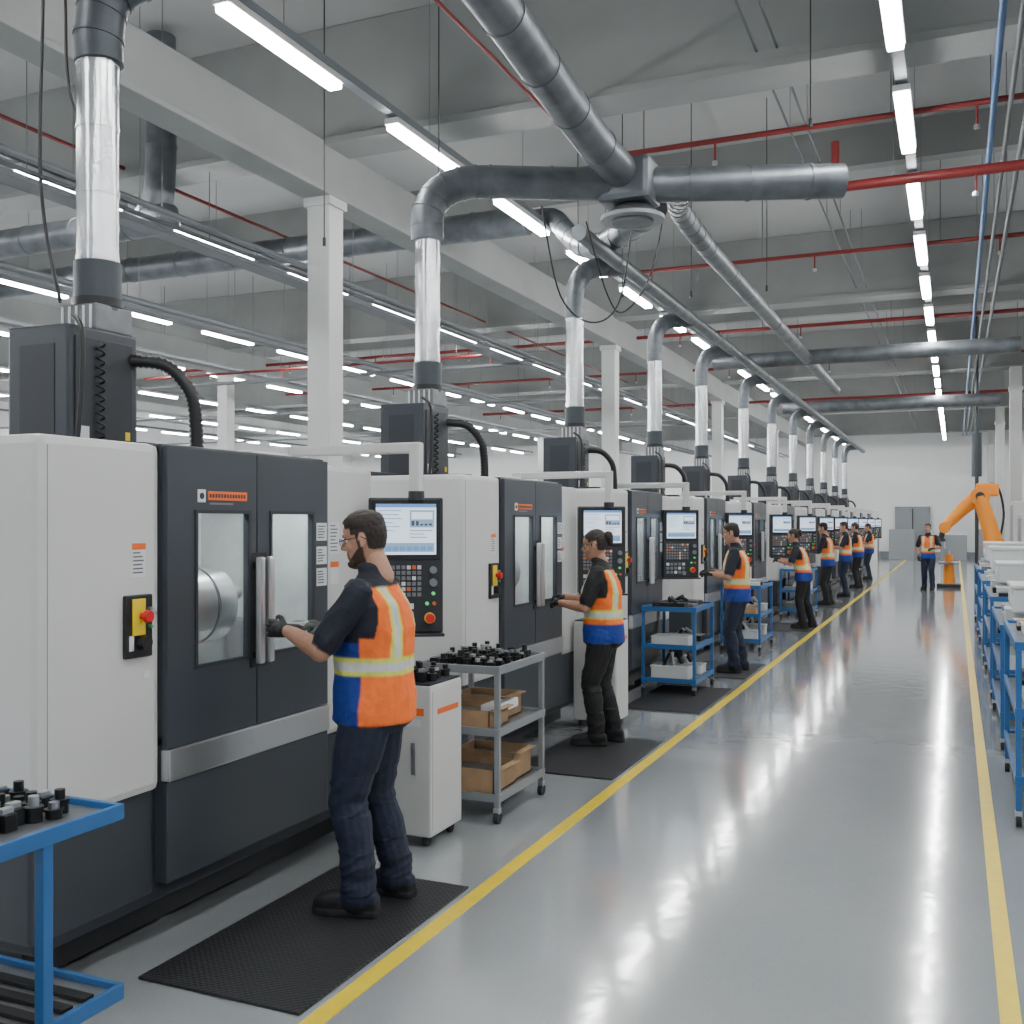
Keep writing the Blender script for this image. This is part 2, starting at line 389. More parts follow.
# ------------------------------------------------------------------ CNC machine part meshes (shared)
def plate_hole(b, x0, x1, y0, y1, z0, z1, hy0, hy1, hz0, hz1, m):
    b.box(x0, x1, y0, hy0, z0, z1, m); b.box(x0, x1, hy1, y1, z0, z1, m)
    b.box(x0, x1, hy0, hy1, z0, hz0, m); b.box(x0, x1, hy0, hy1, hz1, z1, m)
def text_lines(b, x, y0, y1, z0, z1, n, m=M_ink):
    for i in range(n):
        z = z1-(z1-z0)*(i+.5)/n; w = (y1-y0)*random.uniform(.55, .95)
        b.box(x, x+.001, y0, y0+w, z-.003, z+.003, m)
CAB = {}
def machine_parts():
    random.seed(3)
    b = MB()
    b.box(-1.9, 0, -.62, -.006, .65, 2.07, M_white, .035)
    b.box(-1.9, -.03, 1.19, 1.72, .62, 2.05, M_white, .03)
    b.box(-1.9, -.76, .0, 1.18, .65, 2.03, M_white, .02)
    b.box(-.76, .0, .0, .05, .83, 2.07, M_dark)
    b.box(-.76, .0, 1.12, 1.18, .83, 2.07, M_dark)
    b.box(-.76, .0, .0, 1.18, 2.0, 2.075, M_dark, .012)
    b.box(-.76, .0, .0, 1.18, .66, .86, M_dark)
    b.box(-.0, .0012, -.58, -.576, .70, 2.03, M_greyfr)
    b.box(-1.86, -.035, -.60, 1.70, .18, .66, M_dark2, .015)
    b.box(-1.9, -.03, -.62, -.01, .22, .655, M_dark, .02)
    b.box(-1.8, -.16, -.55, 1.65, .04, .2, M_black)
    for yy in (-.45, .3, 1.0, 1.55):
        for xx in (-1.7, -.3): b.cyl((xx, yy, 0), (xx, yy, .05), .06, M_steel, 16)
    b.box(-.12, -.03, 1.2, 1.70, .22, .62, M_dark, .012)
    b.box(-1.6, -.9, -.4, .1, 2.05, 2.12, M_dark2, .01)
    b.cyl((-.55, .42, 2.07), (-.55, .42, 2.12), .11, M_black, 24); b.cyl((-.35, .30, 2.07), (-.35, .30, 2.10), .04, M_steel, 16)
    b.box(-1.5, -.5, 1.25, 1.6, 2.04, 2.14, M_white, .02)
    CAB['enclosure'] = b.mesh('enclosure')
    b = MB(); x0, x1, y0, y1, z0, z1 = -.74, -.03, .05, 1.12, .87, 2.0
    vs = [(x0, y0, z0), (x0, y1, z0), (x0, y1, z1), (x0, y0, z1), (x1, y0, z0), (x1, y1, z0), (x1, y1, z1), (x1, y0, z1)]
    b.add(vs, [[0, 1, 2, 3], [0, 4, 5, 1], [3, 2, 6, 7], [0, 3, 7, 4], [1, 5, 6, 2]], M_inter)
    b.box(-.14, -.06, .12, 1.05, 1.96, 1.985, mat('work_lamp', (1, 1, 1), .5, emis=(.97, 1, .99), estr=36))
    c = (-.30, 1.36)
    b.cyl((c[0], .06, c[1]), (c[0], .30, c[1]), .15, M_dark2, 40)
    b.cyl((c[0], .30, c[1]), (c[0], .34, c[1]), .20, M_chrome, 40, .185)
    b.cyl((c[0], .34, c[1]), (c[0], .50, c[1]), .185, M_steel, 40)
    b.cyl((c[0], .50, c[1]), (c[0], .52, c[1]), .175, M_dark2, 40)
    b.cyl((c[0], .52, c[1]), (c[0], .64, c[1]), .185, M_steel, 40)
    b.cyl((c[0], .64, c[1]), (c[0], .67, c[1]), .185, M_chrome, 40, .15)
    b.cyl((c[0], .67, c[1]), (c[0], .72, c[1]), .11, M_steel, 40)
    b.cyl((c[0], .72, c[1]), (c[0], .76, c[1]), .06, M_black, 30)
    for k in range(3):
        a = k*2.094+.5
        b.cyl((c[0]+.10*math.cos(a), .66, c[1]+.10*math.sin(a)), (c[0]+.10*math.cos(a), .75, c[1]+.10*math.sin(a)), .035, M_steel, 8)
    b.box(-.6, -.35, .85, 1.1, .90, 1.25, M_steel, .02)
    CAB['spindle_chamber'] = b.mesh('spindle_chamber')
    b = MB()
    plate_hole(b, 0, .03, .004, .588, .815, 2.06, .18, .53, 1.137, 1.79, M_dark)
    plate_hole(b, 0, .03, .596, 1.176, .815, 2.06, .70, 1.04, 1.137, 1.79, M_dark)
    for y0, y1 in ((.18, .53), (.70, 1.04)):
        for (a0, a1, c0, c1) in ((y0-.012, y1+.012, 1.125, 1.14), (y0-.012, y1+.012, 1.787, 1.802), (y0-.012, y0+.004, 1.125, 1.802), (y1-.004, y1+.012, 1.125, 1.802)):
            b.box(.028, .036, a0, a1, c0, c1, M_dark2)
        b.box(.010, .014, y0, y1, 1.137, 1.79, M_glass)
    b.box(-.01, .042, 0, 1.18, .68, .812, M_steel, .008)
    b.box(-.04, .03, 0, 1.18, .26, .678, M_dark, .01)
    for y in (.565, .635):
        b.box(.055, .088, y-.018, y+.018, 1.10, 1.59, M_satin, .010)
        for z in (1.14, 1.55): b.box(.03, .06, y-.01, y+.01, z-.015, z+.015, M_black)
    b.box(.03, .036, .54, .66, 1.08, 1.61, M_black, .002)
    b.box(.03, .0325, .185, .235, 1.835, 1.89, M_paper, .006); b.cyl((.0325, .21, 1.862), (.0345, .21, 1.862), .014, M_dark2, 16)
    b.box(.03, .034, .25, .515, 1.845, 1.884, M_orangeS, .001)
    for i in range(13): b.box(.034, .035, .258+i*.0193, .258+i*.0193+.012, 1.856, 1.873, M_dark2)
    b.box(.03, .032, .26, .42, 1.826, 1.834, M_key)
    for z in (1.47, 1.58, 1.70):
        b.box(.03, .032, 1.075, 1.165, z-.045, z+.045, M_paper); text_lines(b, .032, 1.083, 1.155, z-.035, z+.035, 5)
    CAB['sliding_doors'] = b.mesh('sliding_doors')
    b = MB()
    b.box(0, .02, -.215, -.07, 1.21, 1.46, M_black, .006)
    b.box(.02, .026, -.185, -.115, 1.30, 1.445, M_yellowp, .002)
    b.box(.02, .022, -.20, -.175, 1.24, 1.30, M_paper)
    b.cyl((.02, -.135, 1.375), (.06, -.135, 1.375), .014, M_red, 16); b.cyl((.05, -.135, 1.375), (.068, -.135, 1.375), .026, M_red, 20, .022)
    b.cyl((.02, -.135, 1.27), (.055, -.135, 1.27), .028, M_black, 16); b.cyl((.02, -.09, 1.40), (.035, -.09, 1.40), .010, M_steel, 12)
    b.cyl((.02, -.09, 1.33), (.035, -.09, 1.33), .008, M_grn, 12)
    b.box(.0, .0015, -.165, -.09, 1.53, 1.665, M_paper); b.box(.0015, .0025, -.165, -.09, 1.64, 1.665, M_orangeS); text_lines(b, .0015, -.16, -.095, 1.54, 1.635, 6)
    b.box(.0, .0015, -.10, -.065, 1.12, 1.15, M_paper)
    b.box(-.03, -.0285, 1.28, 1.38, 1.58, 1.75, M_paper); text_lines(b, -.0285, 1.29, 1.37, 1.59, 1.74, 8)
    b.box(-.03, -.0285, 1.29, 1.37, 1.42, 1.54, M_paper); b.box(-.0285, -.0275, 1.29, 1.37, 1.51, 1.54, M_orangeS)
    CAB['controls_and_labels'] = b.mesh('controls_and_labels')
    b = MB()
    b.box(-1.13, -.75, .22, .66, 2.03, 2.67, M_dark, .012)
    b.box(-.75, -.742, .26, .62, 2.10, 2.62, M_dark2, .004)
    b.box(-.742, -.74, .57, .60, 2.15, 2.19, M_yellowp)
    b.box(-.742, -.74, .28, .34, 2.13, 2.20, M_paper)
    b.box(-1.05, -.83, .217, .219, 2.12, 2.58, M_dark2)
    b.box(-.98, -.76, .40, .64, 2.67, 2.80, M_tray, .01)
    for i in range(5): b.box(-.978+.045*i, -.965+.045*i, .395, .40, 2.68, 2.79, M_paper)
    p = catmull([(-.76, .62, 2.55), (-.62, .72, 2.53), (-.52, .78, 2.40), (-.50, .80, 2.22), (-.50, .80, 2.06)], 14)
    b.sweep(p, [.036 if i % 2 else .029 for i in range(len(p))], M_black, 14)
    hp = []
    for i in range(140):
        t = i*.55; hp.append((-.73+.018*math.cos(t), .40+.018*math.sin(t), 2.60-i*.0038))
    b.sweep(hp, .006, M_black, 6)
    b.sweep(catmull([(-.80, .30, 2.72), (-.70, .26, 2.62), (-.69, .24, 2.3), (-.7, .22, 2.07)], 8), .012, M_black, 8)
    CAB['mist_collector'] = b.mesh('mist_collector')
    b = MB()
    b.cyl((0, 0, 2.78), (0, 0, 3.02), .112, M_ductD, 28); b.cyl((0, 0, 2.80), (0, 0, 2.84), .12, M_black, 28)
    b.cyl((0, 0, 3.02), (0, 0, 4.02), .098, M_ductS, 32)
    for z in (3.04, 3.36, 3.68, 4.0): b.cyl((0, 0, z-.010), (0, 0, z+.010), .103, M_ductS, 32)
    CAB['exhaust_duct'] = b.mesh('exhaust_duct')
    b = MB()
    duct(b, [(0, 0, 4.0), (0, 0, 4.25), (.03, .03, 4.42), (.12, .12, 4.56), (.28, .26, 4.61), (.42, .40, 4.62)], .105, M_duct, .12)
    CAB['duct_elbow'] = b.mesh('duct_elbow')
    b = MB()
    b.box(-.62, .30, 1.66, 1.72, 2.13, 2.19, M_white, .012)
    b.box(-.62, -.54, 1.64, 1.74, 2.03, 2.19, M_white, .012)
    b.box(.235, .30, 1.66, 1.72, 1.90, 2.15, M_white, .012)
    b.cyl((.268, 1.69, 1.87), (.268, 1.69, 1.92), .045, M_dark2, 16)
    CAB['pendant_arm'] = b.mesh('pendant_arm')
    b = MB()
    b.box(-.205, .205, 0, .085, -.75, 0, M_dark2, .012)
    b.box(-.19, .19, -.006, 0, -.345, -.012, M_black, .003)
    b.box(-.165, .165, -.009, -.005, -.315, -.035, M_scr)
    b.box(-.165, .165, -.0105, -.009, -.055, -.035, M_scrb)
    for i in range(6): b.box(-.155, -.155+.05+.09*random.random(), -.0105, -.009, -.075-i*.022, -.070-i*.022, M_scrg)
    b.box(.02, .155, -.0105, -.009, -.165, -.07, M_scrg); b.box(.03, .145, -.012, -.0105, -.12, -.08, M_scr)
    for i in range(5): b.box(.03+i*.024, .045+i*.024, -.012, -.0105, -.155, -.155+.008+.02*random.random(), M_scrd)
    for i in range(3): b.box(.02, .06+.09*random.random(), -.0105, -.009, -.185-i*.018, -.181-i*.018, M_scrd)
    b.box(-.155, .155, -.0105, -.009, -.30, -.25, M_scrg)
    for i in range(8): b.box(-.15+i*.038, -.15+i*.038+.03, -.012, -.0105, -.295, -.27, M_scrb)
    for r in range(6):
        for c_ in range(9):
            x = -.17+c_*.029; z = -.375-r*.030
            mm = M_key if random.random() < .85 else (M_paper if random.random() < .75 else M_orangeS)
            b.box(x, x+.021, -.008, 0, z-.021, z, mm, .002)
    for r in range(3):
        for c_ in range(5):
            x = -.17+c_*.045; z = -.585-r*.045
            b.box(x, x+.032, -.009, 0, z-.030, z, M_key if (r+c_) % 4 else M_paper, .003)
    for x, z, m_, rr in ((.15, -.40, M_key, .02), (.15, -.47, M_key, .022), (.15, -.53, M_green, .010), (.115, -.585, M_green, .010), (.155, -.585, M_orangeS, .010)):
        b.cyl((x, 0, z), (x, -.022, z), rr, m_, 14)
    b.cyl((.13, 0, -.665), (.13, -.02, -.665), .030, M_yellowp, 18); b.cyl((.13, -.02, -.665), (.13, -.045, -.665), .025, M_red, 18)
    b.cyl((.03, 0, -.70), (.03, -.02, -.70), .022, M_key, 18)
    b.box(-.21, .21, -.05, .02, -.765, -.75, M_dark2, .004)
    CAB['control_panel'] = b.mesh('control_panel')
machine_parts()
MX, MY = -3.0, 3.31
offs = [0, 3.44, 6.6, 10.0, 13.4, 16.8, 20.2, 23.6, 27.0, 30.4, 33.8, 37.2]
for i, o in enumerate(offs):
    e = empty('cnc_milling_machine', (MX, MY+o, 0))
    for k in ('enclosure', 'spindle_chamber', 'sliding_doors', 'controls_and_labels'):
        place(k, CAB[k], e)
    dd = [0, 0, .3, .2, -.3][i] if i < 5 else 0
    pd = [0, 0, -.4, -.4, 0][i] if i < 5 else 0
    place('mist_collector', CAB['mist_collector'], e, (0, dd, 0))
    place('exhaust_duct', CAB['exhaust_duct'], e, (-.87, .52+dd, 0))
    if i > 1: place('duct_elbow', CAB['duct_elbow'], e, (-.87, .52+dd, 0))
    place('pendant_arm', CAB['pendant_arm'], e, (0, pd, 0))
    place('control_panel', CAB['control_panel'], e, (.22, 1.66+pd, 1.885), math.radians(32))

# ------------------------------------------------------------------ mats
for y0, y1 in ((3.04, 4.42), (6.65, 7.97), (9.25, 10.75), (11.5, 12.8), (16.8, 18.1), (21.8, 23.2)):
    b = MB(); b.box(-2.87, -2.13, y0, y1, 0, .012, M_mat, .006); b.obj('anti_fatigue_mat')

# ------------------------------------------------------------------ trolleys, tools
def tools(b, x0, x1, y0, y1, z, n, seed=1, gap=.0034):
    random.seed(seed); pts = []
    for _ in range(n*20):
        if len(pts) >= n: break
        x = random.uniform(x0, x1); y = random.uniform(y0, y1)
        if all((x-a)**2+(y-c)**2 > gap for a, c in pts): pts.append((x, y))
    for x, y in pts:
        h = random.uniform(.045, .09); k = random.random()
        if k < .7:
            b.cyl((x, y, z), (x, y, z+h*.45), .025, M_tool, 12); b.cyl((x, y, z+h*.45), (x, y, z+h*.6), .029, M_tool, 12)
            b.cyl((x, y, z+h*.6), (x, y, z+h), .016, M_tool if random.random() < .7 else M_steel, 10)
        else:
            b.box(x-.025, x+.025, y-.022, y+.022, z, z+h*.6, M_tool, .004); b.box(x-.012, x+.012, y-.02, y+.02, z+h*.6, z+h*.8, M_steel, .002)
def trolley(name, x0, x1, y0, y1, top, shelves, fm, sm=M_tray, castors=True, t=.016, inset=0):
    e = empty(name, (x0, y0, 0)); w = x1-x0; l = y1-y0
    b = MB(); zb = .09 if castors else 0
    for x in (t, w-t):
        for y in (t+inset, l-t-inset): b.box(x-t, x+t, y-t, y+t, zb, top-.002, fm, .004)
    b.obj('legs', e)
    b = MB()
    for z in [top]+list(shelves):
        b.box(.01, w-.01, .01, l-.01, z-.02, z-.008, sm)
        for (a0, a1, c0, c1) in ((0, w, -.004, .016), (0, w, l-.016, l+.004), (-.004, .016, 0, l), (w-.016, w+.004, 0, l)):
            b.box(a0, a1, c0, c1, z-.035, z+.012, fm, .003)
    b.obj('shelves', e)
    if castors:
        b = MB()
        for x in (t, w-t):
            for y in (t+inset, l-t-inset):
                b.cyl((x-.014, y, .036), (x+.014, y, .036), .036, M_rubber, 16); b.box(x-.018, x+.018, y-.02, y+.02, .06, .092, M_steel)
        b.obj('castors', e)
    return e
def cardbox(b, x0, x1, y0, y1, z, h, open_=True):
    b.box(x0, x1, y0, y1, z, z+.008, M_card)
    for a in ((x0, x0+.006, y0, y1), (x1-.006, x1, y0, y1), (x0, x1, y0, y0+.006), (x0, x1, y1-.006, y1)): b.box(*a, z, z+h, M_card)
    b.box(x1, x1+.04, y0+.01, y1-.01, z+h-.006, z+h, M_card)
    b.box(x0+.02, x1-.02, y0+.02, y1-.02, z+.01, z+h*.7, M_bin if random.random() < .5 else M_tray)
trolley('blue_work_table', -3.1, -2.38, 1.0, 2.46, .86, [.30], M_blue, M_tray, False, .018, .27)
b = MB(); tools(b, -3.04, -2.50, 1.7, 2.40, .853, 90, 5, .0031); b.obj('tool_holder_set')
b = MB()
for i in range(14): b.box(-3.05, -2.42, 1.3+i*.08, 1.34+i*.08, .293, .306, M_tool, .002)
b.obj('shelf_grating')
def cabinet(x0, x1, y0, y1, h):
    e = empty('tool_cabinet', (x0, y0, 0)); w = x1-x0; l = y1-y0
    b = MB(); b.box(0, w, 0, l, .06, h, M_white, .012); b.box(.01, w-.01, .01, l-.01, h, h+.012, M_dark2, .003)
    b.box(w+.0, w+.004, .02, l-.02, .10, h-.03, M_white, .002)
    b.box(w*.55, w*.9, -.002, 0, h-.16, h-.12, M_orangeS); b.box(w*.55, w*.85, -.002, 0, h-.22, h-.18, M_paper)
    b.box(w*.72, w*.78, -.010, 0, h*.45, h*.65, M_steel, .003)
    b.box(w+.004, w+.006, l*.2, l*.85, h-.16, h-.13, M_orangeS)
    b.obj('cabinet_body', e)
    b = MB()
    for x in (.05, w-.05):
        for y in (.05, l-.05): b.cyl((x-.012, y, .03), (x+.012, y, .03), .03, M_rubber, 14)
    b.obj('castors', e)
cabinet(-2.97, -2.57, 4.86, 5.24, .87)
cabinet(-3.0, -2.62, 8.28, 8.64, .90)
b = MB(); tools(b, -2.93, -2.62, 4.92, 5.18, .883, 24, 8, .003); b.obj('tool_holder_set')
trolley('grey_parts_trolley', -2.95, -2.42, 5.42, 6.14, .90, [.54, .16], M_greyfr)
b = MB(); tools(b, -2.90, -2.48, 5.48, 6.06, .893, 60, 9, .0033); b.obj('tool_holder_set')
b = MB(); random.seed(5)
cardbox(b, -2.93, -2.50, 5.46, 5.74, .533, .11); cardbox(b, -2.90, -2.55, 5.78, 6.06, .533, .14)
cardbox(b, -2.93, -2.48, 5.48, 5.80, .153, .14); cardbox(b, -2.90, -2.50, 5.82, 6.10, .153, .17)
b.box(-2.6, -2.5, 5.55, 5.9, .60, .66, M_paper, .01)
b.obj('cardboard_boxes')
def blue_trolley(x0, x1, y0, y1, top, sh, seed, name='blue_parts_trolley', white=.3):
    trolley(name, x0, x1, y0, y1, top, sh, M_blue, M_tray)
    b = MB(); random.seed(seed)
    for z in [top]+sh:
        y = y0+.05
        while y < y1-.2:
            l = random.uniform(.14, .34); h = random.uniform(.06, .2) if z < top else random.uniform(.05, .14)
            l = min(l, y1-.04-y)
            if random.random() < white: m = M_bin; h *= 1.6
            else: m = random.choice([M_bin, M_tray, M_tool, M_tool, M_greyfr, M_card])
            xa = x0+.05+random.uniform(0, .06); xb = x1-.05-random.uniform(0, .08)
            b.box(xa, xb, y, y+l, z-.007, z-.007+h*.5, m, .008)
            if m is M_bin: b.box(xa-.006, xb+.006, y-.005, y+l+.005, z-.007+h*.45, z-.007+h*.52, M_bin, .004)
            if random.random() < .7:
                for q in range(4):
                    yy = y+l*(q+.5)/4; b.cyl(((xa+xb)/2+random.uniform(-.1, .1), yy, z-.008+h*.5), ((xa+xb)/2, yy, z-.008+h), .018, random.choice([M_tool, M_steel, M_bin]), 8)
            y += l+.03
    b.obj('machined_parts_load')
blue_trolley(-2.94, -2.38, 10.15, 11.0, .88, [.50, .16], 21)
blue_trolley(-2.94, -2.40, 14.0, 15.0, .88, [.50, .16], 22)
blue_trolley(-2.94, -2.40, 19.2, 20.2, .88, [.50, .16], 23)
for x1, y0, y1, tp, sd in ((1.0, 6.55, 8.0, 1.05, 31), (1.1, 8.7, 10.6, .95, 32), (1.1, 11.2, 13.4, 1.0, 33), (1.1, 14.2, 16.6, 1.0, 34), (1.1, 17.6, 20.2, 1.0, 35)):
    blue_trolley(.32, x1, y0, y1, tp, [round(tp*.64, 2), .28], sd, 'blue_storage_cart', .5)
def plastic_bin(x0, x1, y0, y1, z, h, m):
    b = MB(); b.box(x0, x1, y0, y1, z, z+h*.9, m, .02); b.box(x0-.015, x1+.015, y0-.015, y1+.015, z+h*.86, z+h, m, .01)
    b.box(x0-.006, x0, y0+.08, y1-.08, z+h*.3, z+h*.6, M_paper); b.obj('plastic_storage_bin')
plastic_bin(.42, .95, 9.0, 9.7, 1.03, .22, M_bin); plastic_bin(.42, .95, 12.0, 12.8, 1.10, .22, M_bin)
plastic_bin(.45, 1.0, 15.0, 15.8, 1.12, .3, M_bin); plastic_bin(.45, 1.0, 18.2, 19.2, 1.12, .3, M_bin)
for k, (x0, y0, h) in enumerate(((1.15, 21.5, 1.9), (1.15, 24.6, 2.2))):
    e = empty('electrical_cabinet', (x0, y0, 0)); b = MB()
    b.box(0, .8, 0, 1.3, .08, h, M_white, .02); b.box(-.004, 0, .05, .64, .15, h-.08, M_greyfr, .002); b.box(-.004, 0, .67, 1.25, .15, h-.08, M_greyfr, .002)
    b.box(-.02, -.004, .60, .62, 1.0, 1.2, M_steel); b.box(.03, .77, .03, 1.27, 0, .08, M_black); b.obj('cabinet_body', e)

# ------------------------------------------------------------------ robot
e = empty('robot_arm', (.95, 29.6, 0))
b = MB()
b.box(-.35, .35, -.35, .35, 0, .12, M_dark2, .02); b.cyl((0, 0, .12), (0, 0, .55), .30, M_orobot, 28, .24); b.cyl((0, 0, .55), (0, 0, .72), .33, M_orobot, 28)
b.box(-.25, .25, -.28, .28, .7, 1.2, M_orobot, .06); b.cyl((0, -.34, 1.1), (0, .34, 1.1), .28, M_orobot, 28); b.cyl((0, -.36, 1.1), (0, .36, 1.1), .13, M_dark2, 24)
b.obj('base', e)
b = MB()
b.sweep([(0, -.22, 1.1), (-.12, -.22, 1.6), (-.35, -.22, 2.42)], [.24, .20, .18], M_orobot, 16)
b.cyl((-.35, -.36, 2.42), (-.35, .12, 2.42), .24, M_orobot, 24); b.cyl((-.35, -.38, 2.42), (-.35, .14, 2.42), .11, M_dark2, 20)
b.obj('upper_arm', e)
b = MB()
b.box(-.45, .10, -.15, .15, 2.42, 2.76, M_orobot, .05)
b.sweep([(-.3, 0, 2.5), (-.75, 0, 2.1), (-1.2, 0, 1.62)], [.21, .17, .13], M_orobot, 16)
b.cyl((-1.2, -.14, 1.6), (-1.2, .14, 1.6), .15, M_orobot, 20); b.cyl((-1.22, 0, 1.6), (-1.3, 0, 1.3), .07, M_dark2, 16)
b.box(-1.42, -1.18, -.05, .05, 1.23, 1.3, M_dark2, .01); b.box(-1.42, -1.38, -.04, .04, 1.05, 1.24, M_steel); b.box(-1.22, -1.18, -.04, .04, 1.05, 1.24, M_steel)
b.sweep(catmull([(.1, .1, 1.2), (.22, .1, 2.0), (0, .1, 2.75), (-.6, .1, 2.4), (-1.1, .05, 1.85)], 6), .03, M_black, 8)
b.obj('forearm', e)
e = empty('welding_fixture', (-.15, 29.9, 0)); b = MB()
b.box(-.30, .30, -.3, .3, .0, .1, M_dark2, .02); b.cyl((0, 0, .1), (0, 0, .62), .16, M_orobot, 18, .12); b.box(-.26, .26, -.28, .28, .62, .68, M_tray, .01)
b.cyl((0, 0, .68), (0, 0, .88), .1, M_orobot, 16); b.cyl((0, 0, .88), (0, 0, 1.0), .05, M_steel, 16); b.obj('fixture_body', e)
b = MB(); b.cyl((.55, 31.0, 0), (.55, 31.0, 7.4), .05, M_ductD, 14); b.cyl((.55, 31.0, 3.0), (.55, 31.0, 4.2), .13, M_ductD, 16); b.obj('extraction_pipe')
b = MB(); random.seed(11)
for i in range(7):
    x = -6+i*1.6 if i < 3 else -.6+(i-3)*1.5
    b.box(x, x+1.1, 50.5, 51.6, 0, random.uniform(1.0, 1.9), random.choice([M_greyfr, M_white, M_greyfr]), .03)
b.obj('equipment_cabinets')

# ------------------------------------------------------------------ people
class PB:
    def __init__(s): s.v = []; s.f = []
    def loft(s, rings):
        n = len(rings[0]); o = len(s.v)
        for r in rings: s.v += [tuple(p) for p in r]
        for i in range(len(rings)-1):
            for k in range(n):
                k2 = (k+1) % n; s.f.append([o+i*n+k, o+i*n+k2, o+(i+1)*n+k2, o+(i+1)*n+k])
        s.f.append([o+k for k in range(n)][::-1]); s.f.append([o+(len(rings)-1)*n+k for k in range(n)])
    def capsule(s, p0, p1, r0, r1, n=14, flat=1., fdir=None):
        p0, p1 = V(p0), V(p1); d = (p1-p0)
        if d.length < 1e-6: d = V((0, 0, 1e-4))
        d.normalize()
        if fdir is not None:
            b = V(fdir); b = (b-d*b.dot(d)).normalized(); a = b.cross(d)
        else: a, b = frame_of(d)
        R = []
        def ring(c, r): return [c+a*math.cos(2*math.pi*k/n)*r+b*math.sin(2*math.pi*k/n)*r*flat for k in range(n)]
        for ang in (80, 55, 28): R.append(ring(p0-d*r0*math.sin(math.radians(ang)), r0*math.cos(math.radians(ang))))
        for t in (0, .33, .66, 1): R.append(ring(p0.lerp(p1, t), r0+(r1-r0)*t))
        for ang in (28, 55, 80): R.append(ring(p1+d*r1*math.sin(math.radians(ang)), r1*math.cos(math.radians(ang))))
        s.loft(R)
    def ell(s, c, r, n=16, M=None):
        c = V(c); R = []
        for i in range(1, 10):
            ph = math.pi*i/10; ring = []
            for k in range(n):
                t = 2*math.pi*k/n; q = V((r[0]*math.sin(ph)*math.cos(t), r[1]*math.sin(ph)*math.sin(t), r[2]*math.cos(ph)))
                if M: q = M @ q
                ring.append(c+q)
            R.append(ring)
        s.loft(R)
    def remesh(s, vox, smooth=2, sf=.5):
        me = bpy.data.meshes.new('tmp'); me.from_pydata(s.v, [], s.f)
        bm = bmesh.new(); bm.from_mesh(me); bmesh.ops.recalc_face_normals(bm, faces=bm.faces); bm.to_mesh(me); bm.free()
        ob = bpy.data.objects.new('tmp', me); SC.collection.objects.link(ob)
        r = ob.modifiers.new('r', 'REMESH'); r.mode = 'VOXEL'; r.voxel_size = vox; r.use_smooth_shade = True
        if smooth:
            m = ob.modifiers.new('s', 'SMOOTH'); m.factor = sf; m.iterations = smooth
        dg = bpy.context.evaluated_depsgraph_get(); dg.update()
        out = bpy.data.meshes.new_from_object(ob.evaluated_get(dg))
        bpy.data.objects.remove(ob); bpy.data.meshes.remove(me)
        return out
def getco(me):
    a = np.empty(len(me.vertices)*3, dtype=np.float32); me.vertices.foreach_get('co', a); return a.reshape(-1, 3)
def getno(me):
    a = np.empty(len(me.vertices)*3, dtype=np.float32); me.vertices.foreach_get('normal', a); return a.reshape(-1, 3)
def dye(me, idx, mats, it=1):
    pal = np.array([list(m['col']) for m in mats]); c = pal[idx]
    e = np.empty(len(me.edges)*2, dtype=np.int32); me.edges.foreach_get('vertices', e); e = e.reshape(-1, 2)
    for _ in range(it):
        s = c.copy(); n = np.ones(len(c))
        np.add.at(s, e[:, 0], c[e[:, 1]]); np.add.at(s, e[:, 1], c[e[:, 0]]); np.add.at(n, e[:, 0], 1); np.add.at(n, e[:, 1], 1)
        c = s/n[:, None]
    a = me.attributes.new('dye', 'FLOAT_COLOR', 'POINT')
    a.data.foreach_set('color', np.concatenate([c, np.ones((len(c), 1))], axis=1).astype(np.float32).ravel())
def segd(P, a, b):
    a = np.array(a); b = np.array(b); ab = b-a; t = np.clip(((P-a)@ab)/(ab@ab), 0, 1)
    return np.linalg.norm(P-(a+t[:, None]*ab), axis=1), t
def ik(a, b, l1, l2, pole):
    a, b, pole = V(a), V(b), V(pole); d = b-a; L = d.length
    if L > (l1+l2)*.999: L = (l1+l2)*.999; b = a+d.normalized()*L
    d.normalize(); x = (l1*l1-l2*l2+L*L)/(2*L); h = math.sqrt(max(0, l1*l1-x*x))
    p = pole-d*pole.dot(d); p.normalize()
    return a+d*x+p*h, b
